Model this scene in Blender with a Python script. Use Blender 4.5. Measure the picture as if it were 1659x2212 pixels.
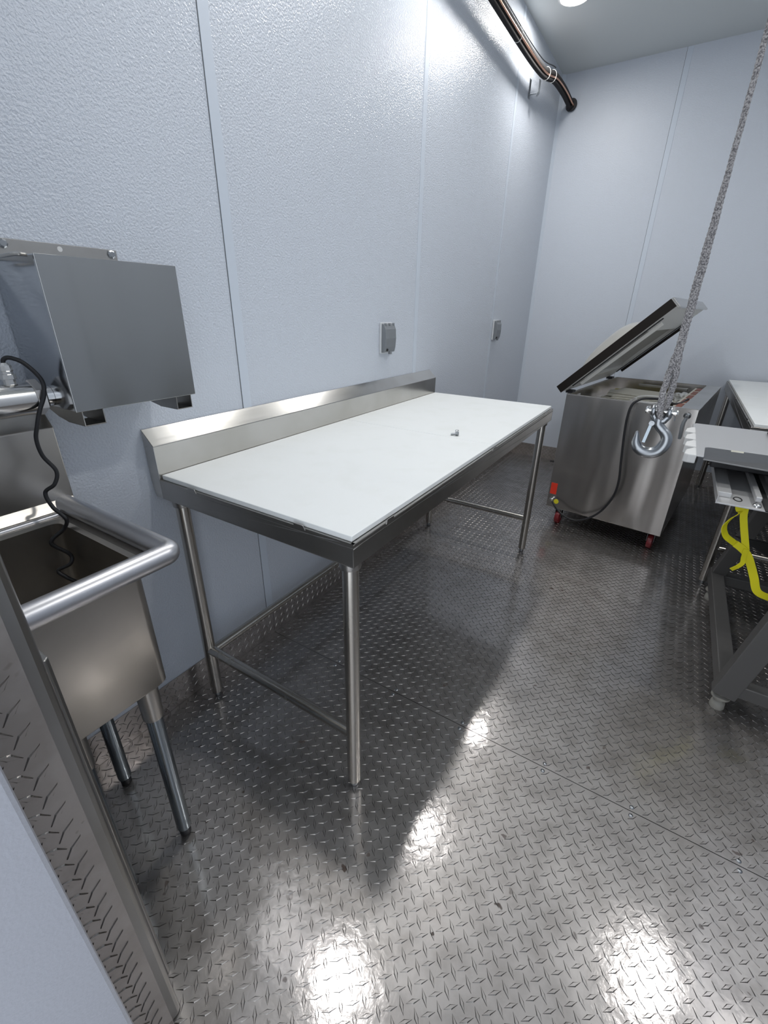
import bpy, bmesh, math, random
import numpy as np
from mathutils import Vector, Matrix
random.seed(7)
S = bpy.context.scene
for o in list(bpy.data.objects): bpy.data.objects.remove(o)
COL = S.collection

# ------------------------------------------------------------------ camera
FPX, YAW, PITCH, ROLL = 954.86, -.558, -.43, .0176
fw = Vector((math.sin(YAW)*math.cos(PITCH), math.cos(YAW)*math.cos(PITCH), math.sin(PITCH)))
rt = Vector((math.cos(YAW), -math.sin(YAW), 0)); up = rt.cross(fw)
r2 = rt*math.cos(ROLL)+up*math.sin(ROLL); u2 = -rt*math.sin(ROLL)+up*math.cos(ROLL)
cam = bpy.data.cameras.new('camera'); co = bpy.data.objects.new('camera', cam); COL.objects.link(co)
cam.sensor_fit = 'HORIZONTAL'; cam.sensor_width = 36; cam.lens = 36*FPX/1659
cam.clip_start = .01; cam.clip_end = 50
M = Matrix((( r2.x, u2.x, -fw.x, 1.2625), (r2.y, u2.y, -fw.y, -.6867), (r2.z, u2.z, -fw.z, 1.3425), (0,0,0,1)))
co.matrix_world = M
S.camera = co

# ------------------------------------------------------------------ world, exposure
S.view_settings.view_transform = 'Standard'; S.view_settings.look = 'None'
S.view_settings.gamma = 1; S.view_settings.use_curve_mapping = False
S.view_settings.exposure = 0.38
w = bpy.data.worlds.new('world'); S.world = w; w.use_nodes = True
w.node_tree.nodes['Background'].inputs[0].default_value = (.86, .92, 1, 1)
w.node_tree.nodes['Background'].inputs[1].default_value = 1.5

# room: left wall x=0, far wall y=FY, right wall x=RX, ceiling z=CZ, doorway wall at y=-.55
RX, FY, CZ = 2.38, 3.83, 3.0
LAMPS = [(.27,.42),(.27,1.62),(.27,2.87),(2.1,.42),(2.09,1.60)]
LAMP_W = 7.0

# ------------------------------------------------------------------ materials
def nodes(name):
    m = bpy.data.materials.new(name); m.use_nodes = True
    nt = m.node_tree; b = nt.nodes['Principled BSDF']
    return m, nt, b
def N(nt, t, **k):
    n = nt.nodes.new(t)
    for a, v in k.items():
        if a.startswith('i_'): n.inputs[a[2:].replace('_',' ')].default_value = v
        else: setattr(n, a, v)
    return n
def plain(name, col, rough=.5, metal=0, spec=.5, coat=0, emit=None, es=0, alpha=None, trans=0):
    m, nt, b = nodes(name)
    b.inputs['Base Color'].default_value = (*col, 1); b.inputs['Roughness'].default_value = rough
    b.inputs['Metallic'].default_value = metal; b.inputs['Specular IOR Level'].default_value = spec
    b.inputs['Coat Weight'].default_value = coat
    if trans: b.inputs['Transmission Weight'].default_value = trans
    if emit: b.inputs['Emission Color'].default_value = (*emit, 1); b.inputs['Emission Strength'].default_value = es
    return m
def ramp(nt, fac, a, b, c0, c1):
    r = N(nt, 'ShaderNodeMapRange'); r.inputs['From Min'].default_value = a; r.inputs['From Max'].default_value = b
    r.inputs['To Min'].default_value = c0; r.inputs['To Max'].default_value = c1
    nt.links.new(fac, r.inputs['Value']); return r.outputs['Result']
def noise(nt, scale, detail=2, vec=None, stretch=None, coord='Object'):
    tc = N(nt, 'ShaderNodeTexCoord'); out = tc.outputs[coord]
    if stretch:
        mp = N(nt, 'ShaderNodeMapping'); mp.inputs['Scale'].default_value = stretch
        nt.links.new(out, mp.inputs['Vector']); out = mp.outputs['Vector']
    n = N(nt, 'ShaderNodeTexNoise'); n.inputs['Scale'].default_value = scale; n.inputs['Detail'].default_value = detail
    nt.links.new(out, n.inputs['Vector']); return n.outputs['Fac']
def bump(nt, b, h, strength, dist):
    n = N(nt, 'ShaderNodeBump'); n.inputs['Strength'].default_value = strength; n.inputs['Distance'].default_value = dist
    nt.links.new(h, n.inputs['Height']); nt.links.new(n.outputs['Normal'], b.inputs['Normal']); return n
def steel(name, col, rough=.3, stretch=(1,1,60), wob=.0, rvar=.03, aniso=0.0, stain=0.0, wstr=None):
    m, nt, b = nodes(name)
    b.inputs['Metallic'].default_value = 1; b.inputs['Base Color'].default_value = (*col, 1)
    b.inputs['Anisotropic'].default_value = aniso
    f = noise(nt, 6, 1, stretch=stretch)
    nt.links.new(ramp(nt, f, .1, .9, rough-rvar, rough+rvar), b.inputs['Roughness'])
    if stain:
        g = noise(nt, 5, 5)
        mx = N(nt, 'ShaderNodeMix', data_type='RGBA'); mx.inputs['A'].default_value = (*col, 1)
        mx.inputs['B'].default_value = (col[0]*(1-stain), col[1]*(1-stain*1.05), col[2]*(1-stain*1.2), 1)
        nt.links.new(ramp(nt, g, .42, .68, 0, 1), mx.inputs['Factor']); nt.links.new(mx.outputs['Result'], b.inputs['Base Color'])
    if wob:
        bump(nt, b, noise(nt, 3.0, 1, stretch=wstr), wob, .02)
    return m
MT = {}
MT['steel'] = steel('brushed_steel', (.55,.54,.52), .23, wob=.12, stain=.12)
MT['steel_dark'] = steel('frame_steel', (.40,.39,.375), .33, wob=.05, stain=.15)
MT['tube'] = steel('tube_steel', (.52,.495,.455), .26, stretch=(4,4,1), stain=.03)
MT['bowl'] = steel('sink_steel', (.50,.475,.44), .30, wob=.10, stain=.12)
MT['rail'] = steel('rolled_steel', (.58,.58,.60), .36, stretch=(4,1,4), wob=.0, rvar=.015)
MT['cab'] = steel('cabinet_steel', (.40,.405,.40), .20, stretch=(1,1,60), wob=.8, wstr=(1,2.2,.25))
MT['mirror'] = steel('polished_steel', (.52,.54,.56), .13, wob=.02, rvar=.02)
MT['chrome'] = plain('chrome', (.72,.71,.69), .14, 1)
MT['zinc'] = steel('zinc_plate', (.33,.345,.36), .30, stretch=(3,3,3))
MT['galv'] = steel('dark_galvanised', (.30,.34,.37), .20, stretch=(4,4,1))
MT['lidrim_metal'] = plain('satin_nut', (.66,.63,.60), .32, 1)
MT['machine'] = steel('machine_steel', (.60,.57,.54), .24, stretch=(6,6,.5), wob=.75, rvar=.01, wstr=(2.2,1,.45))
MT['black'] = plain('black_rubber', (.012,.012,.014), .45)
MT['dark'] = plain('dark_void', (.02,.02,.02), .8)
MT['poly'] = None
MT['wheel'] = plain('red_wheel', (.20,.015,.02), .4)
MT['red'] = plain('red_label', (.75,.045,.02), .45)
MT['yellow'] = plain('yellow_label', (.80,.72,.03), .45)
MT['strap'] = plain('yellow_webbing', (.86,.78,.012), .7)
MT['grey_plastic'] = plain('grey_plastic', (.20,.215,.23), .4)
MT['grey_trim'] = plain('pale_grey_gasket', (.62,.64,.66), .4)
MT['white_plastic'] = plain('white_plastic', (.72,.72,.71), .45)
MT['foam'] = plain('black_foam', (.018,.017,.018), .95)
MT['copper'] = plain('copper', (.72,.40,.27), .3, 1)
MT['rust_tray'] = plain('red_brown_label', (.25,.07,.035), .5)
MT['cardboard'] = plain('brown_cardboard', (.35,.19,.10), .7)
MT['bag'] = plain('clear_plastic_bag', (.62,.62,.60), .25)
MT['dome'] = plain('smoky_lid_plastic', (.40,.39,.36), .3, coat=.3)
MT['lidrim'] = plain('pale_lid_frame', (.66,.65,.61), .4)
MT['brown_black'] = plain('brown_black_rim', (.012,.009,.007), .5, spec=.2)
MT['tape'] = plain('pale_tape', (.50,.49,.42), .6)
MT['paper'] = plain('cream_paper', (.62,.60,.52), .7)
MT['saw'] = steel('saw_grey', (.24,.24,.24), .42, wob=.03)
MT['saw_top'] = plain('saw_table', (.56,.56,.56), .40, .45)
MT['leg_paint'] = plain('grey_painted_steel', (.125,.122,.118), .45, .3)
MT['foot'] = plain('pale_foot', (.30,.29,.26), .6)

def wall_mat(name, col, bs=.5, sc=260, rough=.3):
    m, nt, b = nodes(name)
    b.inputs['Base Color'].default_value = (*col, 1); b.inputs['Roughness'].default_value = rough
    b.inputs['Specular IOR Level'].default_value = .45
    bump(nt, b, noise(nt, sc, 2), bs, .0025)
    return m
MT['frp'] = wall_mat('white_pebbled_panel', (.60,.64,.705), 1.0, 165, .22)
MT['frp_far'] = wall_mat('white_pebbled_panel_far', (.60,.64,.705), .5, 210, .33)
MT['seam'] = plain('white_seam_strip', (.60,.655,.73), .4)
MT['seamline'] = plain('seam_gap', (.12,.13,.14), .8)
MT['ceil'] = plain('ceiling_panel', (.60,.63,.63), .5)
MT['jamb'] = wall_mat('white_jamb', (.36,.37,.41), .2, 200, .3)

m, nt, b = nodes('white_poly'); MT['poly'] = m
b.inputs['Roughness'].default_value = .42; b.inputs['Base Color'].default_value = (.83,.85,.84,1)
g = noise(nt, 9, 6); mx = N(nt, 'ShaderNodeMix', data_type='RGBA')
mx.inputs['A'].default_value = (.84,.86,.85,1); mx.inputs['B'].default_value = (.81,.83,.81,1)
nt.links.new(ramp(nt, g, .5, .75, 0, 1), mx.inputs['Factor']); nt.links.new(mx.outputs['Result'], b.inputs['Base Color'])
bump(nt, b, noise(nt, 60, 4), .12, .002)

def plate_mat(name, col, rough):
    m, nt, b = nodes(name)
    b.inputs['Metallic'].default_value = 1
    f = noise(nt, 2.2, 4); f2 = noise(nt, 45, 4); f3 = noise(nt, 14, 6)
    ad = N(nt, 'ShaderNodeMath', operation='MULTIPLY_ADD'); ad.inputs[1].default_value = .45
    nt.links.new(f2, ad.inputs[0]); nt.links.new(f, ad.inputs[2])
    nt.links.new(ramp(nt, ad.outputs[0], .45, 1.0, rough-.07, rough+.10), b.inputs['Roughness'])
    # wear mottling and small brown rust specks
    mx = N(nt, 'ShaderNodeMix', data_type='RGBA')
    mx.inputs['A'].default_value = (*col, 1); mx.inputs['B'].default_value = (col[0]*.78, col[1]*.77, col[2]*.76, 1)
    nt.links.new(ramp(nt, f3, .42, .66, 0, 1), mx.inputs['Factor'])
    sp = noise(nt, 26, 2); mk = noise(nt, 3.1, 2)
    mu = N(nt, 'ShaderNodeMath', operation='MULTIPLY'); nt.links.new(ramp(nt, sp, .69, .72, 0, 1), mu.inputs[0]); nt.links.new(ramp(nt, mk, .45, .6, 0, 1), mu.inputs[1])
    m2 = N(nt, 'ShaderNodeMix', data_type='RGBA'); m2.inputs['B'].default_value = (.07,.04,.025,1)
    nt.links.new(mx.outputs['Result'], m2.inputs['A']); nt.links.new(mu.outputs[0], m2.inputs['Factor'])
    nt.links.new(m2.outputs['Result'], b.inputs['Base Color'])
    iv = N(nt, 'ShaderNodeMath', operation='SUBTRACT'); iv.inputs[0].default_value = 1; nt.links.new(mu.outputs[0], iv.inputs[1])
    nt.links.new(iv.outputs[0], b.inputs['Metallic'])
    bn = bump(nt, b, f, .22, .02)
    # burnished high spots over a duller ground
    pb_ = N(nt, 'ShaderNodeBsdfPrincipled'); pb_.inputs['Metallic'].default_value = 1; pb_.inputs['Roughness'].default_value = .13
    pb_.inputs['Base Color'].default_value = (col[0]*.9, col[1]*.9, col[2]*.92, 1)
    ms = N(nt, 'ShaderNodeMixShader'); nt.links.new(ramp(nt, f, .35, .65, .22, .46), ms.inputs[0])
    out = [q for q in nt.nodes if q.type == 'OUTPUT_MATERIAL'][0]
    nt.links.new(b.outputs[0], ms.inputs[1]); nt.links.new(pb_.outputs[0], ms.inputs[2]); nt.links.new(ms.outputs[0], out.inputs['Surface'])
    b2 = N(nt, 'ShaderNodeBump'); b2.inputs['Strength'].default_value = .20; b2.inputs['Distance'].default_value = .002
    nt.links.new(f2, b2.inputs['Height']); nt.links.new(bn.outputs['Normal'], b2.inputs['Normal']); nt.links.new(b2.outputs['Normal'], b.inputs['Normal']); nt.links.new(b2.outputs['Normal'], pb_.inputs['Normal'])
    return m
MT['plate'] = plate_mat('diamond_plate', (.46,.44,.425), .44)
MT['plate_wall'] = plate_mat('diamond_plate_wall', (.54,.50,.47), .42)

# tread flanks get a darker colour, painted-in shade that outlines each lozenge
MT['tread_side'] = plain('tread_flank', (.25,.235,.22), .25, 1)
# ------------------------------------------------------------------ mesh helpers
class MB:
    def __init__(s): s.v = []; s.f = []; s.sm = []
    def add(s, vs, fs, smooth=False):
        n = len(s.v); s.v += [tuple(p) for p in vs]; s.f += [tuple(i+n for i in f) for f in fs]; s.sm += [smooth]*len(fs); return s
    def box(s, x0, x1, y0, y1, z0, z1, mat=None):
        vs = [Vector((x, y, z)) for x in (x0, x1) for y in (y0, y1) for z in (z0, z1)]
        if mat: vs = [mat @ p for p in vs]
        return s.add(vs, [(0,1,3,2),(4,6,7,5),(0,4,5,1),(2,3,7,6),(0,2,6,4),(1,5,7,3)])
    def beam(s, a, b, w, h, upv=(0,0,1)):
        a, b = Vector(a), Vector(b); d = (b-a).normalized(); side = d.cross(Vector(upv)).normalized(); u = side.cross(d)
        vs = [p+side*sx*w/2+u*sz*h/2 for p in (a, b) for sx in (-1, 1) for sz in (-1, 1)]
        return s.add(vs, [(0,1,3,2),(4,6,7,5),(0,4,5,1),(2,3,7,6),(0,2,6,4),(1,5,7,3)])
    def tube(s, pts, r, seg=16, caps=True, rfun=None):
        pts = [Vector(p) for p in pts]; n = len(pts); rs = r if isinstance(r, (list, tuple)) else [r]*n
        t0 = (pts[1]-pts[0]).normalized(); ref = Vector((0,0,1)) if abs(t0.z) < .9 else Vector((1,0,0))
        nrm = t0.cross(ref).normalized(); vs = []
        for i, p in enumerate(pts):
            t = ((pts[min(i+1, n-1)]-pts[max(i-1, 0)])).normalized()
            nrm = (nrm - t*nrm.dot(t)).normalized(); bn = t.cross(nrm)
            for k in range(seg):
                a = 2*math.pi*k/seg; rr = rs[i]*(rfun(i, a) if rfun else 1)
                vs.append(p+(nrm*math.cos(a)+bn*math.sin(a))*rr)
        fs = [(i*seg+k, i*seg+(k+1) % seg, (i+1)*seg+(k+1) % seg, (i+1)*seg+k) for i in range(n-1) for k in range(seg)]
        s.add(vs, fs, True)
        if caps:
            s.add(vs[:seg], [tuple(range(seg))[::-1]]); s.add(vs[-seg:], [tuple(range(seg))])
        return s
    def lathe(s, prof, c, axis=(0,0,1), seg=24, smooth=True):
        c = Vector(c); ax = Vector(axis).normalized(); ref = Vector((1,0,0)) if abs(ax.x) < .9 else Vector((0,1,0))
        u = ax.cross(ref).normalized(); v = ax.cross(u); vs = []
        for r, h in prof:
            for k in range(seg):
                a = 2*math.pi*k/seg; vs.append(c+ax*h+(u*math.cos(a)+v*math.sin(a))*r)
        n = len(prof)
        fs = [(i*seg+k, i*seg+(k+1) % seg, (i+1)*seg+(k+1) % seg, (i+1)*seg+k) for i in range(n-1) for k in range(seg)]
        s.add(vs, fs, smooth)
        s.add(vs[:seg], [tuple(range(seg))[::-1]]); s.add(vs[-seg:], [tuple(range(seg))]); return s
    def prism(s, poly, a, b, plane='xz', mat=None):
        f = {'xz': lambda p, q: Vector((p[0], q, p[1])), 'yz': lambda p, q: Vector((q, p[0], p[1])), 'xy': lambda p, q: Vector((p[0], p[1], q))}[plane]
        n = len(poly); vs = [f(p, a) for p in poly]+[f(p, b) for p in poly]
        if mat: vs = [mat @ p for p in vs]
        return s.add(vs, [tuple(range(n))[::-1], tuple(range(n, 2*n))]+[(i, (i+1) % n, n+(i+1) % n, n+i) for i in range(n)])
    def build(s, name, mat, parent=None, bevel=0, local=False, seg=2, fix=True):
        me = bpy.data.meshes.new(name); me.from_pydata(s.v, [], s.f)
        me.polygons.foreach_set('use_smooth', s.sm)
        if fix:
            bm = bmesh.new(); bm.from_mesh(me); bmesh.ops.remove_doubles(bm, verts=bm.verts, dist=1e-6)
            bmesh.ops.recalc_face_normals(bm, faces=bm.faces); bm.to_mesh(me); bm.free()
        if any(s.sm): me.set_sharp_from_angle(angle=math.radians(40))
        o = bpy.data.objects.new(name, me); COL.objects.link(o); me.materials.append(mat if not isinstance(mat, str) else MT[mat])
        if bevel:
            b = o.modifiers.new('bevel', 'BEVEL'); b.width = bevel; b.segments = seg; b.limit_method = 'ANGLE'; b.angle_limit = math.radians(35)
            if hasattr(b, 'harden_normals'): b.harden_normals = False
        if parent:
            o.parent = parent
            if parent.type == 'EMPTY' and not local: o.location = -Vector(parent.location)
        return o
def thing(name, loc, label, cat, group=None, rotz=0):
    o = bpy.data.objects.new(name, None); COL.objects.link(o); o.location = loc; o.rotation_euler = (0,0,rotz)
    o.empty_display_size = .05; o['label'] = label; o['category'] = cat
    if group: o['group'] = group
    return o
def tag(o, label, cat, group=None):
    o['label'] = label; o['category'] = cat
    if group: o['group'] = group
    return o
def struct(o): o['kind'] = 'structure'; return o
def copy_tree(o, parent=None):
    c = o.copy(); COL.objects.link(c)
    if parent: c.parent = parent
    for ch in [x for x in bpy.data.objects if x.parent == o]: copy_tree(ch, c)
    return c
def smooth_path(pts, n=10):
    P = [Vector(p) for p in pts]; P = [P[0]*2-P[1]]+P+[P[-1]*2-P[-2]]; out = []
    for i in range(1, len(P)-2):
        a, b_, c, d = P[i-1], P[i], P[i+1], P[i+2]
        for k in range(n):
            t = k/n
            out.append(.5*((2*b_)+(-a+c)*t+(2*a-5*b_+4*c-d)*t*t+(-a+3*b_-3*c+d)*t**3))
    out.append(P[-2]); return out

# diamond tread: raised lozenges on a sheet, alternating at +-45 degrees
PITCH_D = .0357
def tread(name, mat, sheets, org, eu, ev, en, skip=None, kind_struct=True, parent=None, base=True, thick=.0):
    """sheets: list of (u0,u1,v0,v1) rectangles in the sheet's own plane"""
    org, eu, ev, en = (np.array(q, float) for q in (org, eu, ev, en))
    a, bw, h = .0168, .0047, .0016
    outl = np.array([(-a,0),(-a*.25,-bw*.72),(0,-bw),(a*.25,-bw*.72),(a,0),(a*.25,bw*.72),(0,bw),(-a*.25,bw*.72)])
    inl = outl*np.array([.88,.60])
    V = []; F = []; n0 = 0; SIDE = []
    def q3(uv, z): return org+uv[:, :1]*eu+uv[:, 1:2]*ev+np.asarray(z).reshape(-1, 1)*en
    for (u0, u1, v0, v1) in sheets:
        if base:
            uv = np.array([(u0,v0),(u1,v0),(u1,v1),(u0,v1)]*2); z = [0]*4+[-max(thick, .002)]*4
            V.append(q3(uv, z)); F += [(n0,n0+1,n0+2,n0+3),(n0,n0+4,n0+5,n0+1),(n0+1,n0+5,n0+6,n0+2),(n0+2,n0+6,n0+7,n0+3),(n0+3,n0+7,n0+4,n0),(n0+7,n0+6,n0+5,n0+4)]; n0 += 8
        p = PITCH_D; m = .010
        for off, sg in ((0, 1), (.5, -1)):
            i0, i1 = math.ceil((u0+m)/p-off), math.floor((u1-m)/p-off); j0, j1 = math.ceil((v0+m)/p-off), math.floor((v1-m)/p-off)
            c = np.array([((i+off)*p, (j+off)*p) for i in range(i0, i1+1) for j in range(j0, j1+1)])
            if not len(c): continue
            R = np.array([[.7071, .7071*sg], [-.7071*sg, .7071]])
            o1, o2 = outl@R, inl@R
            allv = (c[:, None, :]+np.concatenate([o1, o2])[None]).reshape(-1, 2)
            zz = np.tile(np.array([-.0002]*8+[h]*8), len(c))
            V.append(q3(allv, zz))
            for k in range(len(c)):
                s0 = n0+16*k
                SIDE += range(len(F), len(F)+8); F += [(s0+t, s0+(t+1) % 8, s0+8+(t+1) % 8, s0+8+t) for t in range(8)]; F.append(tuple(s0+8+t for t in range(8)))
            n0 += 16*len(c)
    V = np.concatenate(V); me = bpy.data.meshes.new(name); me.from_pydata(V.tolist(), [], F)
    if np.dot(np.cross(eu, ev), en) < 0: me.flip_normals()
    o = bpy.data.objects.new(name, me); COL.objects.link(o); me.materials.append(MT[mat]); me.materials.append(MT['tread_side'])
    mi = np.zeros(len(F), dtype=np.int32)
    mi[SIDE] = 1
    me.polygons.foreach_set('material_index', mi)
    if parent: o.parent = parent
    return o

# ------------------------------------------------------------------ room
T = .12
struct(MB().box(-T, 0, -.95, FY+T, 0, CZ).build('wall_left', 'frp'))
struct(MB().box(0, RX, FY, FY+T, 0, CZ).build('wall_far', 'frp_far'))
struct(MB().box(RX, RX+T, -.95, FY+T, 0, CZ).build('wall_right', 'frp_far'))
struct(MB().box(-T, RX+T, -.95, FY+T, CZ, CZ+T).build('ceiling', 'ceil'))
# wall with the doorway the camera stands in
struct(MB().box(0, .64, -.95, -.55, 0, CZ).box(1.80, RX, -.95, -.55, 0, CZ).box(.64, 1.80, -.95, -.55, 2.15, CZ).build('wall_near', 'frp_far'))
JY = [-.95, .412, 1.632, 2.852, FY]
struct(tread('floor', 'plate', [(.001, RX-.001, JY[i]+.0012, JY[i+1]-.0012) for i in range(4)], (0,0,0), (1,0,0), (0,1,0), (0,0,1)))
struct(MB().box(-T, RX+T, -1.0, FY+T, -.06, -.004).build('trim_1', 'dark'))
# diamond plate skirting
struct(tread('baseboard_left', 'plate_wall', [(JY[i]+.001 if i else -.548, JY[i+1]-.001-(.004 if i == 3 else 0), .001, .122) for i in range(4)], (.004,0,0), (0,1,0), (0,0,1), (1,0,0)))
struct(tread('baseboard_far', 'plate_wall', [(.005, 1.2, .001, .122),(1.202, RX-.005, .001, .122)], (0,FY-.004,0), (1,0,0), (0,0,1), (0,-1,0)))
struct(tread('baseboard_right', 'plate_wall', [(-.54, FY-.006, .001, .122)], (RX-.004,0,0), (0,1,0), (0,0,1), (-1,0,0)))
# panel joint strips
k = 2
for y in (-.84, .382, 1.612, 2.815):
    o = struct(MB().box(.0, .0022, y, y+.036, .124, CZ-.001).build('trim_%d' % k, 'seam', bevel=.001)); k += 1
    if y < 1: struct(MB().box(.0, .0012, y-.0022, y, .124, CZ-.001).build('trim_%d' % k, 'seamline')); k += 1
for x in (.817, 2.035):
    struct(MB().box(x, x+.036, FY-.0022, FY, .124, CZ-.001).build('trim_%d' % k, 'seam', bevel=.001)); k += 1
    struct(MB().box(x-.002, x, FY-.001, FY, .124, CZ-.001).build('trim_%d' % k, 'seamline')); k += 1
struct(MB().prism([(0,FY),(.022,FY),(0,FY-.022)], .124, CZ, 'xy').build('trim_%d' % k, 'seam')); k += 1

# doorway jamb: diamond plate return, rounded metal edge, pale gasket, white frame
struct(MB().box(.64, .70, -.95, -.585, 0, 1.22).build('trim_%d' % k, 'steel_dark')); k += 1
struct(tread('trim_%d' % k, 'plate_wall', [(-.94, -.583, .001, 1.22)], (.73,0,0), (0,1,0), (0,0,1), (1,0,0), thick=.03)); k += 1
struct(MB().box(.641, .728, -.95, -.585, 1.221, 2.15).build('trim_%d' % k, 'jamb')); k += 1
mb = MB()
prof = [(.655,-.5685),(.662,-.5565),(.670,-.5535),(.676,-.5565),(.679,-.5605),(.684,-.5585),(.692,-.5555),(.700,-.5585),(.7045,-.566),(.7045,-.5845),(.655,-.5845)]
mb.prism(prof, .004, 2.14, 'xy')
struct(mb.build('trim_%d' % k, 'steel_dark', bevel=.002)); k += 1
struct(MB().prism([(.50,-.549),(.625,-.549),(.632,-.540),(.625,-.5335),(.50,-.5335)], .001, .90, 'xy').build('trim_%d' % k, 'steel_dark', bevel=.002)); k += 1
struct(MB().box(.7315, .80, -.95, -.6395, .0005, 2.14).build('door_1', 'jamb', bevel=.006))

# floor fixings along the plate joint
sc0 = None
SCW = ['under the table behind its near right leg','under the white table nearest its middle','where the bright lamp glint crosses the joint','on the open floor just right of the table reflection','in the middle of the open floor','near the right edge of the picture','below the saw stand at the far right']
for xi, x in enumerate((.36, .64, .916, 1.205, 1.46, 1.72, 2.0)):
    for dy in (-.014, .014):
        if sc0 is None:
            sc0 = MB().lathe([(.0065,0),(.0065,.0008),(.0045,.0026),(.0018,.0030),(.0015,.0022)], (0,0,0), seg=12).build('floor_screw', 'zinc')
            o = sc0
        else:
            o = sc0.copy(); COL.objects.link(o)
        o.location = (x, .412+dy, .0)
        tag(o, '%s screw head of the pair %s' % ('nearer' if dy < 0 else 'farther', SCW[xi]), 'screw', 'screws along the floor plate joint')
dr = MB().lathe([(.030,0),(.030,.0012),(.026,.0016)], (.45,3.755,.0), seg=28).build('floor_drain', 'dark')
tag(dr, 'small dark round drain hole in the floor by the far wall', 'drain')

# ------------------------------------------------------------------ ceiling lamps
lm = plain('lamp_diffuser', (.9,.9,.9), .5, emit=(1,.985,.96), es=9)
white_ring = plain('lamp_ring', (.75,.75,.74), .4)
lamp_labels = ['round white ceiling lamp nearest the sink corner, out over the work table end','round white ceiling lamp above the middle of the left wall','round white lit ceiling lamp by the copper pipes at the top of the picture',
 'round ceiling lamp at the doorway end of the right row','round ceiling lamp in the middle of the right row']
for (x, y), lb in zip(LAMPS, lamp_labels):
    t = thing('ceiling_light', (x, y, CZ), lb, 'ceiling light', 'round lamps on the ceiling')
    MB().lathe([(.093,0),(.093,-.010),(.086,-.016),(.078,-.017),(.078,-.012)], (x,y,CZ), seg=40).build('lamp_ring', white_ring, t)
    MB().lathe([(.077,-.0125),(.070,-.0165),(.045,-.021),(.01,-.0225)], (x,y,CZ), seg=40).build('diffuser', lm, t)
    ld = bpy.data.lights.new('lamp_glow', 'AREA'); ld.shape = 'DISK'; ld.size = .15; ld.energy = LAMP_W; ld.color = (1,.985,.96)
    lo = bpy.data.objects.new('lamp_glow', ld); COL.objects.link(lo); lo.location = (0,0,-.026); lo.parent = t

# ------------------------------------------------------------------ stainless work table with white poly top (local frame)
def make_table(label):
    L, W, H, A, b = 1.825, .755, .871, .811, .047
    t = thing('work_table', (0,0,0), label, 'table')
    # backsplash, closed ends
    pf = [(.001,1.016),(b,.972),(b,A),(.012,A),(.001,.86)]
    MB().prism(pf, 0, L, 'xz').build('backsplash', 'steel', t, bevel=.0015)
    # apron channels
    th = .0022
    fr = MB()
    fr.box(b, W, 0, th, A, H).box(b, W, L-th, L, A, H).box(W-th, W, 0, L, A, H)
    fr.box(b, W, 0, .035, H-.012, H-.010).box(b, W, L-.035, L, H-.012, H-.010).box(W-.035, W, 0, L, H-.012, H-.010)
    fr.box(b, W, 0, .010, H-.002, H).box(b, W, L-.010, L, H-.002, H).box(W-.010, W, 0, L, H-.002, H)
    fr.build('apron', 'steel_dark', t, bevel=.0012)
    for yy in (.45, .912, 1.37): MB().box(b, W-.004, yy-.03, yy+.03, A+.012, H-.004).build('support_channel', 'steel_dark', t, bevel=.001)
    for y0, y1 in ((.008, .9105), (.9130, L-.006)):
        MB().box(b+.003, W-.010, y0, y1, H+.0003, H+.0145).build('poly_board', 'poly', t, bevel=.002, seg=3)
    # locating tabs that keep the boards in place
    def tab(x, y, ax):
        m_ = MB()
        if ax == 'x': m_.prism([(x-.019,H-.004),(x-.017,H+.008),(x+.012,H+.008),(x+.019,H-.004)], y-.0025, y, 'xz')
        else: m_.prism([(y-.019,H-.004),(y-.015,H+.008),(y+.015,H+.008),(y+.019,H-.004)], x-.0005, x+.002, 'yz')
        m_.build('tab', 'steel_dark', t, bevel=.0008)
    for x in (.198, .598): tab(x, .0005, 'x')
    for x in (.198, .598): tab(x, L+.002, 'x')
    for y in (.153, .90, 1.66): tab(W, y, 'y')
    # legs
    for lx, ly in ((W-.036,.036),(W-.036,L-.036),(.079,.036),(.079,L-.036)):
        lg = MB().lathe([(.0200,.022),(.0205,.026),(.0205,A)], (lx,ly,0), seg=28).build('leg', 'tube', t)
        MB().lathe([(.0255,.785),(.0265,.790),(.0265,.818)], (lx,ly,0), seg=28).build('socket', 'steel_dark', lg)
        MB().lathe([(.009,.0),(.0125,.004),(.0125,.016),(.0165,.018),(.0165,.030)], (lx,ly,0), seg=20).build('foot', 'zinc', lg)
    for yy in (.036, L-.036):
        MB().tube([(.079,yy,.22),(W-.036,yy,.22)], .0165, 20).build('stretcher', 'tube', t)
    MB().tube([(.079,.036,.205),(.079,L-.036,.205)], .0165, 20).build('stretcher', 'tube', t)
    return t
tb = make_table('long stainless steel table with white poly top and backsplash against the left wall')
t2 = copy_tree(tb); t2.location = (RX-.002, 3.785, 0); t2.rotation_euler = (0,0,math.pi)
t2['label'] = 'steel table with white top at the right edge, behind the saw'
for o_ in (tb, t2): o_['group'] = 'stainless work tables with white tops'
tb.location = (.001, 0, 0)

# loose zinc wing bolt lying on the white top
wb = thing('wing_bolt', (.576,.947,.8855), 'small shiny zinc bolt lying on the white table top', 'bolt')
MB().lathe([(.0105,-.004),(.0115,0),(.0115,.006),(.009,.009)], (.580,.945,.8972), (1,.5,.15), 16).build('bolt_head', 'zinc', wb)
MB().tube([(.580,.945,.8935),(.560,.936,.8905)], .0044, 10).build('shank', 'zinc', wb)

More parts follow.
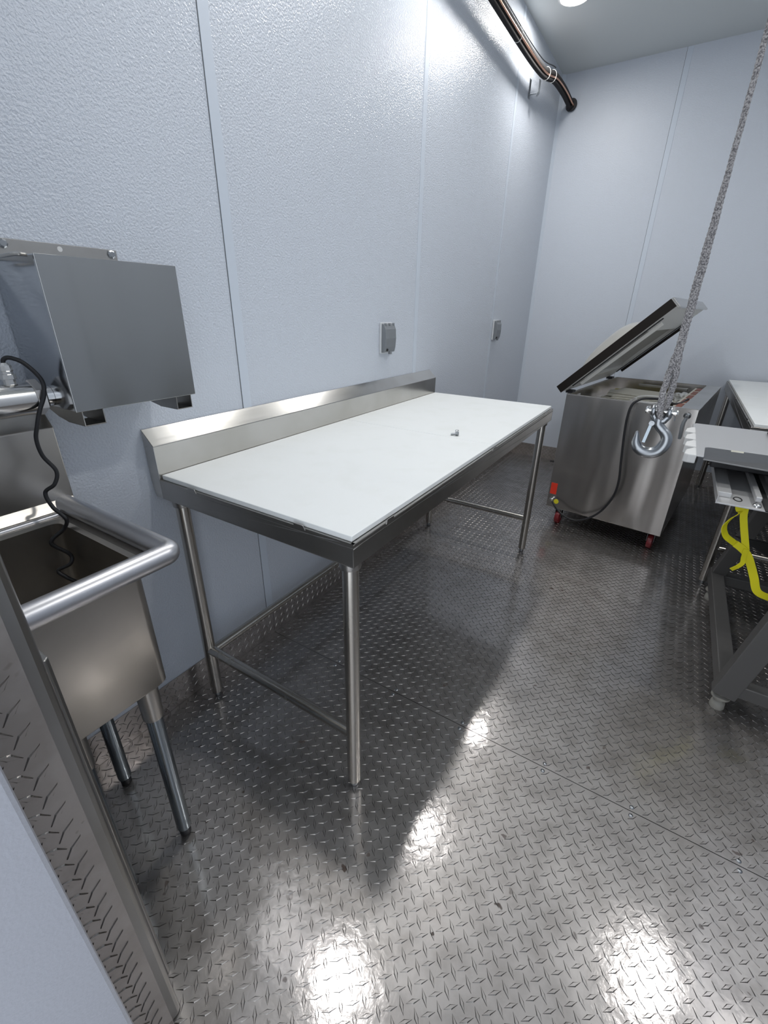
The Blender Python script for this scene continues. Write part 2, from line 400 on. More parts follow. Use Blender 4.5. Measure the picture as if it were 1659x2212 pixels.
# ------------------------------------------------------------------ outlet covers on the left wall
def outlet(y, z, lab, far):
    w_, h_ = .104, .142
    t = thing('outlet_cover', (0, y, z), lab, 'outlet cover', 'grey outlet covers on the left wall')
    MB().box(.0005, .012, y, y+w_, z, z+h_).build('mounting_plate', 'grey_trim', t, bevel=.003)
    pf = [(.012,z+.004),(.030,z+.006),(.036,z+.03),(.039,z+.07),(.036,z+.112),(.026,z+.134),(.012,z+.137)]
    c = MB().prism(pf, y+.004, y+w_-.004, 'xz').build('hinged_door', 'grey_plastic', t, bevel=.003)
    for yy in (.014, .05, .088): MB().box(.024, .031, y+yy-.006, y+yy+.006, z+.130, z+.139).build('hinge', 'grey_plastic', c, bevel=.001)
    MB().box(.026, .038, y+.045, y+.062, z-.004, z+.010).build('latch', 'grey_plastic', c, bevel=.001)
    MB().lathe([(.006,0),(.006,.004)], (.034, y+.022, z+.018), (1,0,-.3), 12).build('lock_hole', 'dark', c)
outlet(1.262, 1.142, 'grey weatherproof outlet cover on the left wall above the middle of the table', 0)
outlet(2.856, 1.140, 'smaller looking grey outlet cover beyond, close to the far corner of the left wall', 1)

# ------------------------------------------------------------------ steel box on the wall above the sink
bx = thing('wall_box', (0,-.09,1.13), 'brushed stainless steel box hung on the left wall above the sink', 'steel box')
x0, x1, y0, y1, z0, z1 = .003, .200, -.236, .058, 1.131, 1.427
body = MB().box(x0, x1-.003, y0, y1, z0, z1).build('box_body', 'mirror', bx, bevel=.002)
MB().box(x1-.003, x1, y0, y1+.001, z0-.001, z1+.001).build('front_panel', 'cab', bx, bevel=.0008)
mp = MB().box(.0005, .003, -.50, .036, 1.424, 1.466).build('mounting_strip', 'steel_dark', bx, bevel=.0008)
for yy in (.022, -.205, -.42):
    MB().lathe([(.0095,0),(.0095,.0035),(.006,.006)], (.003,yy,1.456), (1,0,0), 8, False).build('bolt', 'zinc', mp)
MB().lathe([(.0055,0),(.0055,.0008)], (.003,-.095,1.456), (1,0,0), 16).build('bolt_hole', 'white_plastic', mp)
MB().tube(smooth_path([(.196,-.245,1.424),(.190,-.262,1.424),(.150,-.275,1.42),(.10,-.285,1.418),(.05,-.285,1.416),(.004,-.28,1.416)]), .0035, 8).build('wire_stay', 'steel', bx)
for ya, yb in ((-.222,-.176),(.006,.050)):
    c = MB(); th = .002
    pf = [(.030,1.131),(.030,1.120),(.075,1.104),(.120,1.096),(.192,1.096),(.192,1.131)]
    c.prism(pf, ya, ya+th, 'xz').prism(pf, yb-th, yb, 'xz').box(.115, .192, ya, yb, 1.096, 1.098)
    c.build('support_bracket', 'steel_dark', bx, bevel=.0006)
# swivel pipe and sensor body entering the side of the box
pb = thing('pipe_fitting', (.10,-.30,1.156), 'polished pipe fitting with hex nut running from the left into the steel box', 'pipe fitting')
def lat(prof, mat, name, seg=28, sm=True, par=pb): return MB().lathe(prof, (.10,-.55,1.156), (0,1,0), seg, sm).build(name, mat, par)
lat([(.034,.06),(.034,.276)], 'chrome', 'sensor_body')
lat([(.036,.10),(.036,.108)], 'steel_dark', 'weld_ring')
lat([(.036,.2762),(.038,.279),(.038,.294),(.033,.298)], 'lidrim_metal', 'hex_nut', 6, False)
lat([(.0215,.298),(.0215,.3136)], 'chrome', 'pipe')
MB().lathe([(.011,0),(.011,.010),(.0145,.011),(.0145,.020),(.011,.021),(.011,.026),(.0125,.028),(.0115,.038),(.0065,.043)], (.10,-.302,1.188), (0,0,1), 10, False).build('cable_gland', 'chrome', pb)
# coiled black cable hanging in the sink
cp = [(.10,-.302,1.224),(.10,-.301,1.236),(.105,-.291,1.240),(.115,-.272,1.228),(.130,-.256,1.195),(.137,-.262,1.165),(.137,-.278,1.135),(.135,-.290,1.105),(.13,-.298,1.075),(.13,-.296,1.037),(.14,-.283,1.000),(.14,-.294,.972),(.13,-.313,.955),(.14,-.311,.921),(.16,-.30,.893),(.15,-.306,.868),(.14,-.331,.848),(.14,-.334,.833),(.15,-.310,.800),(.155,-.318,.780),(.145,-.342,.770),(.16,-.334,.752),(.175,-.320,.730),(.175,-.335,.705),(.20,-.37,.69),(.24,-.40,.685)]
cb = MB().tube(smooth_path(cp, 8), .0043, 10).build('power_cable', 'black'); tag(cb, 'wavy black cable hanging from the pipe fitting down into the sink', 'cable')

# ------------------------------------------------------------------ sink
sk = thing('sink', (.25,-.39,0), 'stainless steel sink with rolled rim and tall backsplash on round legs', 'sink')
SX0, SX1, SY0, SY1 = .10, .44, -.528, -.295
ZT, ZB, th = .868, .548, .003
bw = MB()
# bowl shell: outer and inner with rounded vertical corners
def rrect(x0, x1, y0, y1, r, n=5):
    P = []
    for cx_, cy_, a0 in ((x1-r,y1-r,0),(x0+r,y1-r,90),(x0+r,y0+r,180),(x1-r,y0+r,270)):
        for i in range(n+1):
            a = math.radians(a0+90*i/n); P.append((cx_+r*math.cos(a), cy_+r*math.sin(a)))
    return P
def loft(mb, rings, cap0=False, cap1=False, smooth=True):
    n = len(rings[0]); vs = [p for r_ in rings for p in r_]
    fs = [(i*n+k_, i*n+(k_+1) % n, (i+1)*n+(k_+1) % n, (i+1)*n+k_) for i in range(len(rings)-1) for k_ in range(n)]
    mb.add(vs, fs, smooth)
    if cap0: mb.add(rings[0], [tuple(range(n))[::-1]])
    if cap1: mb.add(rings[-1], [tuple(range(n))])
def ring(x0, x1, y0, y1, r, z): return [(p[0], p[1], z) for p in rrect(x0, x1, y0, y1, r)]
g_ = th
rings = [ring(SX0, SX1, SY0, SY1, .02, ZT), ring(SX0, SX1, SY0, SY1, .02, ZB+.01), ring(SX0+.008, SX1-.008, SY0+.008, SY1-.008, .02, ZB)]
loft(bw, rings, cap1=True)
rings = [ring(SX0+g_, SX1-g_, SY0+g_, SY1-g_, .02, ZT), ring(SX0+g_+.004, SX1-g_-.004, SY0+g_+.004, SY1-g_-.004, .025, ZB+.03), ring(SX0+.02, SX1-.02, SY0+.02, SY1-.02, .03, ZB+.006)]
loft(bw, rings, cap1=True)
bw.build('bowl', 'bowl', sk)
# deck around the bowl: ledge, raised lip
dk = MB()
RO = (.024, .487, -.545, -.247)
rg = [ring(SX0+g_, SX1-g_, SY0+g_, SY1-g_, .02, ZT), ring(SX0-.006, SX1+.006, SY0-.004, SY1+.006, .024, ZT+.006), ring(SX0-.012, SX1+.012, SY0-.008, SY1+.012, .026, ZT+.004), ring(RO[0], RO[1]-.010, RO[2], RO[3]-.010, .012, ZT+.001), ring(RO[0]-.0, RO[1]-.004, RO[2], RO[3]-.004, .014, ZT+.010), ring(RO[0], RO[1], RO[2], RO[3], .016, ZT+.022)]
loft(dk, rg)
dk.build('deck', 'bowl', sk)
sk2 = MB(); loft(sk2, [ring(SX0-.008, SX1+.03, SY0-.004, SY1+.03, .02, ZT-.012), ring(SX0-.004, SX1+.036, SY0-.004, SY1+.036, .022, ZT-.004), ring(SX0-.006, SX1+.006, SY0-.004, SY1+.006, .02, ZT+.0005)]); sk2.build('under_ledge', 'bowl', sk)
RR = .0225
pth = [(.03,-.247,ZT+.020)]+[(.46,-.247,ZT+.020)]
crn = [( .4665+.0155*math.sin(a), -.2675+.0155*math.cos(a), ZT+.018) for a in [math.radians(x) for x in (0,18,36,54,72,90)]]
MB().tube([(.012,-.252,ZT+.018),(.2,-.252,ZT+.018)]+crn+[(.482,-.40,ZT+.018),(.482,-.547,ZT+.018)], RR, 24).build('rolled_rim', 'rail', sk)
# backsplash with sloped cap
pf = [(.002,1.128),(.045,1.075),(.045,.90),(.060,.878),(.060,.865),(.002,.865)]
MB().prism(pf, -.546, -.228, 'xz').build('backsplash', 'bowl', sk, bevel=.002)
MB().tube([(.075,-.545,ZT+.006),(.075,-.28,ZT+.006)], .008, 12).build('rear_bead', 'rail', sk)
for lx, ly in ((.407,-.336),(.130,-.346),(.407,-.495),(.130,-.495)):
    lg = MB().lathe([(.0180,.030),(.0185,.034),(.0185,.49)], (lx,ly,0), seg=24).build('leg', 'galv', sk)
    MB().lathe([(.0225,.455),(.0230,.460),(.0245,.549)], (lx,ly,0), seg=24).build('socket', 'bowl', lg)
    MB().lathe([(.012,0),(.0145,.004),(.0145,.018),(.0115,.020),(.0115,.032)], (lx,ly,0), seg=16).build('foot', 'black', lg)

# ------------------------------------------------------------------ pipes along the top of the left wall
ins = [(.085,-.5,2.75),(.085,.9,2.75),(.088,1.9,2.745),(.085,2.35,2.745),(.086,2.75,2.745),(.09,3.0,2.752),(.095,3.12,2.765),(.10,3.3,2.80),(.10,3.55,2.812),(.10,3.74,2.805),(.10,3.825,2.805)]
pipe = thing('refrigeration_line', (.09,1.6,2.7), 'black foam insulated line strapped to copper pipe high on the left wall', 'pipe')
P = smooth_path(ins, 10)
MB().tube([p+Vector((-.004,0,.011)) for p in P], .0185, 18).build('foam_sleeve', 'foam', pipe)
MB().tube([p+Vector((-.010,0,-.019)) for p in P], .0125, 16).build('foam_sleeve', 'foam', pipe)
MB().tube([p+Vector((.018,0,-.011)) for p in P], .0048, 12).build('copper_pipe', 'copper', pipe)
MB().tube([p+Vector((-.01,0,.055)) for p in P[:-30]], .003, 8).build('thin_wire', 'black', pipe)
MB().lathe([(.038,0),(.042,.006),(.038,.020)], (.098,3.806,2.803), (0,1,0), 24).build('wall_grommet', 'black', pipe)
for y in (.2, 1.2, 2.52, 3.10, 3.22):
    j = min(range(len(P)), key=lambda q: abs(P[q].y-y)); c = P[j]
    pts = [c+Vector((.027*math.cos(a)-.001, 0, .034*math.sin(a)-.002)) for a in [math.radians(x) for x in range(0, 361, 20)]]
    MB().tube(pts, .0015, 6, caps=False).build('cable_tie', 'white_plastic', pipe)
hg = thing('pipe_hanger', (.03,3.07,2.68), 'small bent steel bracket holding the black pipe near the far corner', 'bracket')
MB().box(.0005, .004, 3.055, 3.085, 2.64, 2.74).build('wall_plate', 'zinc', hg, bevel=.0008)
MB().tube([(.065,3.06,2.725),(.065,3.06,2.66),(.05,3.06,2.645)], .004, 8).tube([(.065,3.08,2.725),(.065,3.08,2.66),(.05,3.08,2.645)], .004, 8).tube([(.004,3.07,2.66),(.065,3.07,2.66)], .005, 8).build('rod', 'zinc', hg)

# ------------------------------------------------------------------ vacuum packing machine on casters
RZ = -math.radians(7.5)
vm = thing('vacuum_sealer', (.722,2.312,0), 'floor standing stainless vacuum sealer on red casters with its lid raised', 'machine', rotz=RZ)
MW, MD, MZ0, MZ1 = .704, 1.10, .118, .880
def V(mb, name, mat, bevel=0, par=vm): return mb.build(name, mat, par, bevel=bevel, local=True)
cs = MB(); t_ = .004; zc = .79
cs.box(0, MW, 0, t_, MZ0, MZ1).box(0, t_, t_, MD, MZ0, MZ1).box(MW-t_, MW, t_, MD, MZ0, MZ1).box(0, MW, MD-t_, MD, MZ0, MZ1)
cs.box(t_, MW-t_, t_, MD-t_, zc-.004, zc).box(t_, MW-t_, t_, MD-t_, MZ0, MZ0+.004)
V(cs, 'cabinet', 'machine', .0015)
rm = MB().box(MW-.085, MW+.001, -.001, MD, MZ1+.0003, MZ1+.0025).box(0, MW-.085, -.001, .012, MZ1+.0003, MZ1+.0020).box(-.001, .018, .012, MD, MZ1+.0003, MZ1+.002).box(.018, MW-.085, MD-.014, MD, MZ1+.0003, MZ1+.0025)
V(rm, 'top_rim', 'steel', .0006)
V(MB().box(MW-.140, MW-.090, .05, MD-.1, MZ1-.030, MZ1-.012), 'seal_bar', 'paper', .002)
for i in range(5): V(MB().box(MW-.125, MW-.095, .08+i*.19, .22+i*.19, MZ1-.012, MZ1-.009), 'warning_label', 'rust_tray', .0004)
V(MB().box(.20, .52, MD-.10, MD-.07, MZ1-.04, MZ1-.022), 'seal_bar', 'steel', .002)
V(MB().box(.004, .008, .20, .26, MZ1-.055, MZ1-.025), 'switch_cover', 'white_plastic', .002)
# casters
for cxx, cyy in ((.085,.035),(.655,.060),(.085,MD-.06),(.655,MD-.06)):
    c = V(MB().box(cxx-.028, cxx+.028, cyy-.030, cyy+.030, .108, .118).prism([(cyy-.02,.11),(cyy+.02,.11),(cyy+.012,.045),(cyy-.012,.045)], cxx-.021, cxx-.018, 'yz').prism([(cyy-.02,.11),(cyy+.02,.11),(cyy+.012,.045),(cyy-.012,.045)], cxx+.018, cxx+.021, 'yz'), 'caster', 'zinc', .0008)
    V(MB().lathe([(.036,-.016),(.044,-.013),(.046,0),(.044,.013),(.036,.016)], (cxx,cyy,.046), (1,0,0), 28), 'wheel', 'wheel', par=c)
# labels, inlet
V(MB().box(.010, .052, -.0018, -.0002, .213, .292), 'red_label', 'red', 0)
V(MB().lathe([(.0165,0),(.0165,.002)], (.062,-.0004,.165), (0,-1,0), 20), 'yellow_label', 'yellow', 0)
V(MB().lathe([(.014,0),(.014,.018),(.010,.020),(.010,.030)], (.030,0,.178), (0,-1,-.1), 12, False), 'cable_inlet', 'chrome', 0)
V(MB().lathe([(.018,0),(.018,.01),(.012,.012),(.010,.03)], (MW-.045,0,.845), (0,-1,-.3), 16), 'hose_port', 'zinc', .0)
V(MB().tube(smooth_path([(MW-.045,-.028,.835),(MW-.052,-.032,.80),(MW-.050,-.030,.76),(MW-.048,-.02,.72)]), .0085, 10), 'hose', 'grey_plastic')
# power cord looping up the front and over into the chamber
RzM = Matrix.Rotation(RZ, 4, 'Z'); RzI = RzM.inverted()
def Lc(p): return RzI @ (Vector(p)-Vector((.722,2.312,0)))
wc = [(.765,2.262,.178),(.80,2.235,.150),(.86,2.215,.113),(.94,2.205,.103),(1.02,2.205,.145),(1.08,2.205,.215),(1.122,2.205,.320),(1.130,2.205,.42),(1.115,2.208,.55),(1.098,2.21,.70),(1.092,2.212,.80),(1.10,2.215,.87),(1.135,2.22,.905),(1.18,2.24,.912),(1.24,2.29,.905),(1.30,2.38,.875),(1.34,2.50,.868),(1.37,2.62,.875)]
V(MB().tube([Lc(p) for p in smooth_path(wc, 8)], .0065, 10), 'power_cord', 'black')
# lid
LA = math.radians(44.5); LL = .70
lidM = Matrix.Translation((-.026, 0, MZ1+.010)) @ Matrix.Rotation(-LA, 4, 'Y')
th_ = .046
fr_ = MB()
fr_.box(0, LL, .004, .055, 0, th_, lidM).box(0, LL, MD-.055, MD-.004, 0, th_, lidM).box(0, .112, .055, MD-.055, 0, th_, lidM).box(LL-.185, LL, .055, MD-.055, 0, th_, lidM)
lid = V(fr_, 'lid', 'lidrim', .002)
V(MB().box(-.012, LL, -.004, .004, .002, th_+.004, lidM), 'lid_edge', 'brown_black', .001, lid)
DU0, DU1 = .16, .74
V(MB().box(LL, LL+.012, -.004, MD, -.012, th_+.004, lidM), 'lid_handle', 'steel', .002, lid)
for ya in (.040, MD-.052): V(MB().box(.052, LL-.08, ya, ya+.012, -.006, .002, lidM), 'lid_gasket', 'black', .001, lid)
# domed window
nu, nv = 28, 20; top = []; 
def domez(u, v):
    a = max(0, 1-abs(2*u-1)**2.8); c_ = max(0, 1-abs(2*v-1)**5.0)
    return th_*.5+.115*math.sqrt(a)*(c_**.5)*(.85+.2*u)
vs = []; 
for off in (0, -.005):
    for i in range(nu+1):
        for j in range(nv+1):
            u, v = i/nu, j/nv; vs.append(lidM @ Vector((LL*(DU0+u*(DU1-DU0)), .05+v*(MD-.10), domez(u, v)+off)))
n1 = (nu+1)*(nv+1); fs = []
for i in range(nu):
    for j in range(nv):
        a = i*(nv+1)+j; fs.append((a, a+nv+1, a+nv+2, a+1)); fs.append((n1+a, n1+a+1, n1+a+nv+2, n1+a+nv+1))
dm = MB().add(vs, fs, True)
V(dm, 'lid_dome', 'dome', 0, lid)
V(MB().beam(lidM @ Vector((.09,.075,-.02)), lidM @ Vector((LL-.10,.075,-.02)), .014, .02), 'lid_seal_bar', 'lidrim', .002, lid)
V(MB().beam(lidM @ Vector((.09,MD-.075,-.02)), lidM @ Vector((LL-.10,MD-.075,-.02)), .014, .02), 'lid_seal_bar', 'brown_black', .002, lid)
for yy in (.10, MD-.10):
    V(MB().box(-.032, .012, yy-.03, yy+.03, MZ1-.004, MZ1+.012), 'hinge', 'black', .002)

# things lying in the chamber
def W3(x, y, z): return RzM @ Vector((x, y, z)) + Vector((.722,2.312,0))
pb_ = MB()
for i in range(7):
    R_ = Matrix.Translation(W3(.30+.03*math.sin(i*2.1), .42+.05*i, zc+.004+.006*i)) @ Matrix.Rotation(RZ+.2*math.sin(i*1.7), 4, 'Z')
    pb_.box(-.19, .19, -.15, .15, 0, .004, R_)
tag(pb_.build('paper_stack', 'paper', bevel=.001), 'stack of pale pouches and papers inside the open sealer chamber', 'papers')
def crumple(name, c, rx, ry, rz_, mat, lab, cat):
    bm = bmesh.new(); bmesh.ops.create_icosphere(bm, subdivisions=4, radius=1)
    rnd = random.Random(3)
    from mathutils import noise as mn
    for v in bm.verts:
        n = v.co.normalized(); d = 1+.35*mn.noise(n*3.1)+.18*mn.noise(n*8)+.08*mn.noise(n*17)
        v.co = Vector((n.x*rx*d, n.y*ry*d, max(n.z, -.3)*rz_*d))
    me = bpy.data.meshes.new(name); bm.to_mesh(me); bm.free(); o = bpy.data.objects.new(name, me); COL.objects.link(o); o.location = c
    me.materials.append(MT[mat]); return tag(o, lab, cat)
crumple('plastic_bag', W3(.535,.72,zc+.022), .07, .13, .05, 'bag', 'crumpled clear plastic bag in the right side of the sealer chamber', 'plastic bag')
R_ = Matrix.Translation(W3(.20,.12,zc+.012)) @ Matrix.Rotation(RZ, 4, 'Z')
tag(MB().box(-.045, .045, -.03, .03, -.008, .055, R_).build('cardboard_box', 'cardboard', bevel=.002), 'small brown cardboard piece at the front of the sealer chamber', 'cardboard')
R_ = Matrix.Translation(W3(.24,.88,zc+.001)) @ Matrix.Rotation(RZ+.1, 4, 'Z')
tag(MB().box(-.17, .17, -.05, .05, 0, .03, R_).build('yellow_packet', plain('dull_yellow_wrap', (.40,.34,.05), .5), bevel=.004), 'dull yellow packet at the back of the sealer chamber', 'packet')
coil = []
for i in range(90):
    a = i*.35; coil.append(W3(.40+.10*math.cos(a)+.0004*i, .32+.15*math.sin(a), zc+.046+.0003*i))
tag(MB().tube(smooth_path(coil, 3), .004, 7).build('white_tubing', 'white_plastic'), 'coil of thin white tubing lying on the papers in the chamber', 'tubing')

# ------------------------------------------------------------------ meat saw at the right
sw = thing('meat_saw', (1.70,1.45,0), 'grey steel meat saw stand with sliding table at the right edge', 'meat saw')
PX0 = 1.392; PZ = .872
tp = [(PX0,1.262),(PX0,1.865),(1.405,1.885),(2.05,1.885),(2.05,1.42),(1.445,1.42),(1.432,1.408),(1.425,1.262)]
MB().prism(tp, PZ-.006, PZ, 'xy').build('saw_table', 'saw_top', sw, bevel=.002)
# sloped front flange
fl = MB(); 
fv = [(1.432,1.408,PZ-.001),(1.445,1.42,PZ-.001),(2.05,1.42,PZ-.001),(2.05,1.27,PZ-.035),(1.425,1.27,PZ-.012)]
fl.add(fv+[(a, b_, c-.005) for a, b_, c in fv], [(0,1,2,3,4),(9,8,7,6,5),(0,5,6,1),(1,6,7,2),(2,7,8,3),(3,8,9,4),(4,9,5,0)])
flange = fl.build('front_flange', 'saw', sw, bevel=.001)
MB().add([(1.515,1.419,PZ+.0006),(1.555,1.419,PZ+.0006),(1.545,1.29,PZ-.0215),(1.512,1.29,PZ-.0200)]+[(1.515,1.419,PZ-.0004),(1.555,1.419,PZ-.0004),(1.545,1.29,PZ-.0225),(1.512,1.29,PZ-.0210)], [(0,1,2,3),(7,6,5,4),(0,4,5,1),(1,5,6,2),(2,6,7,3),(3,7,4,0)]).build('tape_strip', 'tape', flange)
# scalloped white guard teeth on the edge
cmb = MB()
for i in range(4):
    yy = 1.300+i*.135
    cmb.prism([(PX0-.030,yy-.046),(PX0-.024,yy+.020),(PX0-.004,yy+.056),(PX0+.010,yy+.060),(PX0+.010,yy-.052),(PX0-.016,yy-.052)], PZ-.030, PZ+.004, 'xy')
cmb.build('toothed_guard', 'white_plastic', sw, bevel=.004)
# lower sliding shelf with rails
SZ = .752
MB().box(1.489, 2.05, 1.132, 1.86, SZ-.004, SZ).box(1.489, 1.492, 1.132, 1.86, SZ-.004, SZ+.022).build('shelf', 'saw_top', sw, bevel=.001)
MB().box(1.492, 1.535, 1.20, 1.86, SZ, SZ+.018).build('guide_rail', 'saw_top', sw, bevel=.002)
rl = MB().box(1.597, 1.615, 1.17, 1.86, SZ+.012, SZ+.030).build('guide_rail', 'saw_top', sw, bevel=.003)
MB().box(1.655, 1.672, 1.10, 1.86, SZ+.012, SZ+.030).build('guide_rail', 'saw_top', sw, bevel=.003)
MB().box(1.625, 1.645, 1.12, 1.86, SZ, SZ+.004).build('guide_slot', 'dark', sw)
MB().box(1.470, 2.0, 1.45, 1.86, SZ+.035, PZ-.012).build('carriage', 'black', sw, bevel=.003)
MB().lathe([(.013,0),(.013,.006),(.010,.010),(.004,.012)], (1.604,1.155,SZ), (0,0,1), 16).build('stop_knob', 'chrome', sw)
MB().tube([(1.555+.012*math.cos(a), 1.20+.022*math.sin(a), SZ+.001) for a in [i*math.pi/8 for i in range(17)]], .0018, 6, caps=False).build('handle_hole', 'dark', sw)
MB().lathe([(.035,0),(.042,.006),(.042,.018),(.030,.026)], (1.705,1.80,PZ), (0,0,1), 24).build('clamp_knob', 'black', sw)
# stand: floor rail, splayed legs, feet
MB().beam((1.69,1.00,.108),(1.69,1.93,.108), .055, .062).build('floor_rail', 'leg_paint', sw, bevel=.004)
MB().beam((2.10,1.00,.108),(2.10,1.93,.108), .055, .062).build('floor_rail', 'leg_paint', sw, bevel=.004)
for yy in (1.03, 1.90):
    MB().beam((1.72,yy,.105),(2.07,yy,.105), .05, .05).build('cross_bar', 'leg_paint', sw, bevel=.003)
MB().beam((1.69,1.015,.075),(1.80,1.00,.745), .075, .05, (0,1,0)).build('stand_leg', 'leg_paint', sw, bevel=.004)
MB().beam((1.69,1.90,.10),(1.78,1.72,.745), .06, .05, (0,1,0)).build('stand_leg', 'leg_paint', sw, bevel=.004)
MB().beam((2.10,1.015,.075),(2.02,1.10,.745), .075, .05, (0,1,0)).build('stand_leg', 'leg_paint', sw, bevel=.004)
MB().beam((2.10,1.90,.10),(2.02,1.72,.745), .06, .05, (0,1,0)).build('stand_leg', 'leg_paint', sw, bevel=.004)
for x_ in (1.69, 2.10):
    for y_ in (1.02, 1.835):
        MB().lathe([(.022,0),(.024,.004),(.022,.028),(.016,.034),(.016,.050),(.030,.052),(.030,.060),(.012,.062),(.012,.077)], (x_,y_,0), seg=20).build('foot', 'foot', sw)
MB().prism([(1.10,.70),(1.80,.70),(1.80,.56),(1.10,.36)], 1.84, 1.845, 'yz').build('side_panel', 'leg_paint', sw, bevel=.001)
MB().prism([(1.655,.745),(2.02,.745),(2.02,.40),(1.79,.40)], 1.235, 1.241, 'xz').build('front_panel', 'leg_paint', sw, bevel=.001)
MB().prism([(1.655,.46),(2.02,.46),(2.02,.40),(1.79,.40)], 1.60, 1.61, 'xz').build('motor_plate', 'black', sw, bevel=.001)
MB().box(1.80, 1.99, 1.27, 1.55, .42, .66).build('motor_housing', 'black', sw, bevel=.01)

# yellow strap
def ribbon(mb, pts, wd, th=.0022, wv=(1,0,0)):
    P = smooth_path(pts, 8); n = len(P); vs = []
    for i, p in enumerate(P):
        t = (P[min(i+1, n-1)]-P[max(i-1, 0)]).normalized()
        tw = Vector(wv) if not callable(wv) else wv(i/(n-1))
        s_ = (tw-t*tw.dot(t)).normalized(); nn = t.cross(s_)
        for a, b_ in ((-1,-1),(1,-1),(1,1),(-1,1)): vs.append(p+s_*a*wd/2+nn*b_*th/2)
    fs = [(i*4+k_, i*4+(k_+1) % 4, (i+1)*4+(k_+1) % 4, (i+1)*4+k_) for i in range(n-1) for k_ in range(4)]
    fs += [(3,2,1,0), tuple((n-1)*4+q for q in (0,1,2,3))]
    mb.add(vs, fs, False)
YS = 1.215
st = MB()
F_ = lambda x, z, y=YS: (1.2625+(x-1.2625)*(y+.6867)/(1.3+.6867), y, 1.3425+(z-1.3425)*(y+.6867)/(1.3+.6867))
tw1 = lambda q: Vector((1,0,-.2)) if q < .12 else Vector((.55,.75,.35)) if q < .45 else Vector((.5,0,.85)) if q < .62 else Vector((1,0,.25))
ribbon(st, [F_(1.583,.702),F_(1.586,.690),F_(1.592,.672),F_(1.574,.645),F_(1.562,.608),F_(1.575,.572),F_(1.602,.553),F_(1.634,.535),F_(1.660,.512),F_(1.684,.470),F_(1.706,.425),F_(1.732,.372),F_(1.78,.358),F_(1.84,.345),F_(1.92,.33)], .026, wv=tw1)
ribbon(st, [F_(1.600,.700,YS+.008),F_(1.606,.66,YS+.008),F_(1.622,.61,YS+.008),F_(1.636,.57,YS+.006),F_(1.650,.53,YS+.004)], .022, wv=(1,0,.1))
ribbon(st, [F_(1.650,.535,YS-.004),F_(1.652,.50,YS-.008),F_(1.655,.475,YS-.01),F_(1.645,.455,YS-.012),F_(1.630,.437,YS-.012)], .016, wv=(1,.3,.1))
tag(st.build('webbing_strap', 'strap'), 'bright yellow webbing strap looped and hanging from the grey saw stand', 'strap')

# ------------------------------------------------------------------ hoist rope and clevis hook
HX, HY = 1.2590, .395
ZP = 1.1600            # pin height
rope = thing('hoist_rope', (HX,HY,ZP), 'grey braided rope hanging from the ceiling at the right', 'rope')
zs = []; z = ZP+.112
NR = 900
pts = [Vector((HX,HY,z+(CZ-z)*i/NR)) for i in range(NR+1)]
def rad(i):
    q = (pts[i].z-pts[0].z)
    return .0068 if q < .16 else .0068-(.0068-.0042)*min(1, (q-.16)/.14)
rs = [rad(i) for i in range(NR+1)]
def braid(i, a):
    s_ = pts[i].z
    return 1+.13*math.cos(4*a+s_*420)*math.cos(4*a-s_*420)+.05*math.sin(s_*95+a)
rm_ = steel('rope_fibre', (.30,.29,.30), .7, stretch=(1,1,1)); rm_.node_tree.nodes['Principled BSDF'].inputs['Metallic'].default_value = .0
nt = rm_.node_tree; b = nt.nodes['Principled BSDF']
f = noise(nt, 420, 2); mx = N(nt, 'ShaderNodeMix', data_type='RGBA'); mx.inputs['A'].default_value = (.10,.095,.10,1); mx.inputs['B'].default_value = (.40,.385,.38,1)
nt.links.new(ramp(nt, f, .38, .62, 0, 1), mx.inputs['Factor']); nt.links.new(mx.outputs['Result'], b.inputs['Base Color'])
MT['rope'] = rm_
MB().tube(pts, rs, 20, rfun=braid).build('rope_line', 'rope', rope)
# eye loop around the clevis pin
def strand(mb, path, r):
    P = smooth_path(path, 14); mb.tube(P, r, 14, rfun=lambda i, a: 1+.14*math.cos(3*a+i*.55))
eye = MB()
strand(eye, [(HX,HY,ZP+.13),(HX-.004,HY,ZP+.10),(HX-.0065,HY-.002,ZP+.065),(HX-.007,HY-.009,ZP+.03),(HX-.004,HY-.0115,ZP+.004),(HX,HY-.006,ZP-.011),(HX+.002,HY+.004,ZP-.011),(HX+.005,HY+.0115,ZP+.004),(HX+.0065,HY+.008,ZP+.035),(HX+.006,HY+.002,ZP+.065),(HX+.003,HY,ZP+.10),(HX,HY,ZP+.13)], .0058)
eye.build('spliced_eye', 'rope', rope)
hk = thing('clevis_hook', (HX,HY,ZP), 'zinc plated steel clevis hook with latch hanging from the grey rope', 'hook')
K = .000125*.97
PC = (860, 800)
def hp(zx, zy, dy=0):
    dx, dz = zx-PC[0], zy-PC[1]
    s_ = dx*.952+dz*.305; d_ = -dx*.305+dz*.952
    return Vector((HX+s_*K, HY+dy-s_*K*.12, ZP-d_*K))
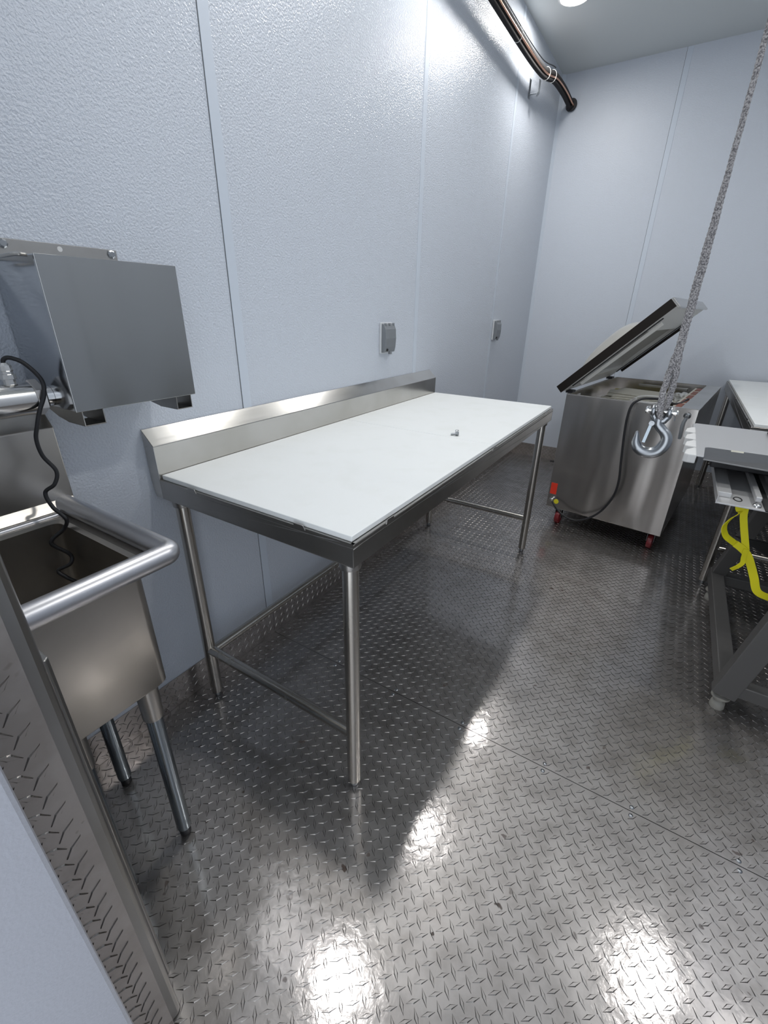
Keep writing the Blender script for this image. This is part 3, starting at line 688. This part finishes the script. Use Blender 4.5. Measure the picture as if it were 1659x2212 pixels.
cl = [(815,905,60),(800,950,66),(792,1000,66),(812,1060,62),(850,1130,60),(884,1200,66),(893,1270,72),(870,1345,76),(815,1420,78),(740,1475,78),(650,1493,77),(560,1475,76),(490,1430,74),(443,1365,72),(428,1290,62),(436,1220,46),(450,1160,32),(458,1110,22),(458,1078,14)]
P = smooth_path([hp(a, b_) for a, b_, c in cl], 6); R_ = []
for i in range(len(cl)-1):
    for k_ in range(6): R_.append((cl[i][2]*(1-k_/6)+cl[i+1][2]*k_/6)*K*1.25)
R_.append(cl[-1][2]*K)
MB().tube(P, R_, 20).build('hook_body', 'zinc', hk)
# clevis fork
ax = (hp(960,830)-hp(740,765)).normalized(); ax = Vector((1,-.12,.0)).normalized()
ctr = Vector((HX,HY,ZP)); hw = .0145
for sg in (-1, 1):
    c = ctr+ax*sg*hw
    MB().lathe([(.0105,-.0035),(.0115,-.002),(.0115,.002),(.0105,.0035)], c, ax, 24).tube([c, c+Vector((0,0,-.009))-ax*sg*.0015, ctr+ax*sg*.008+Vector((0,0,-.0175)), ctr+Vector((-.002,0,-.021))], [.0068,.0068,.0072,.0085], 14).build('clevis_lug', 'zinc', hk)
pin = MB().tube([ctr-ax*.024, ctr+ax*.024], .0042, 14).lathe([(.0085,0),(.0088,.003),(.007,.0055)], ctr-ax*.0235, -ax, 20).lathe([(.0062,0),(.0062,.006),(.005,.0075)], ctr+ax*.0215, ax, 16).build('clevis_pin', 'chrome', hk)
MB().tube([ctr+ax*.024+Vector((0,0,.006)), ctr+ax*.025+Vector((.001,0,-.016))], .0010, 8).build('cotter_pin', 'zinc', pin)
a0, a1 = hp(690,975), hp(540,1290)
lt = MB().beam(a0+Vector((0,-.004,0)), a1+Vector((0,-.002,0)), .0065, .0022, (0,1,0)).beam(a0+Vector((0,.004,0)), a1+Vector((0,.002,0)), .0065, .0022, (0,1,0)).build('latch', 'galv', hk, bevel=.0004)
MB().lathe([(.0052,-.010),(.0056,-.009),(.0056,.009),(.0052,.010)], hp(700,965), (0,1,0), 16).lathe([(.0025,.010),(.0025,.0115)], hp(700,965), (0,-1,0), 12).tube([hp(700,965), hp(780,960)], .005, 10).build('latch_pivot', 'zinc', hk)
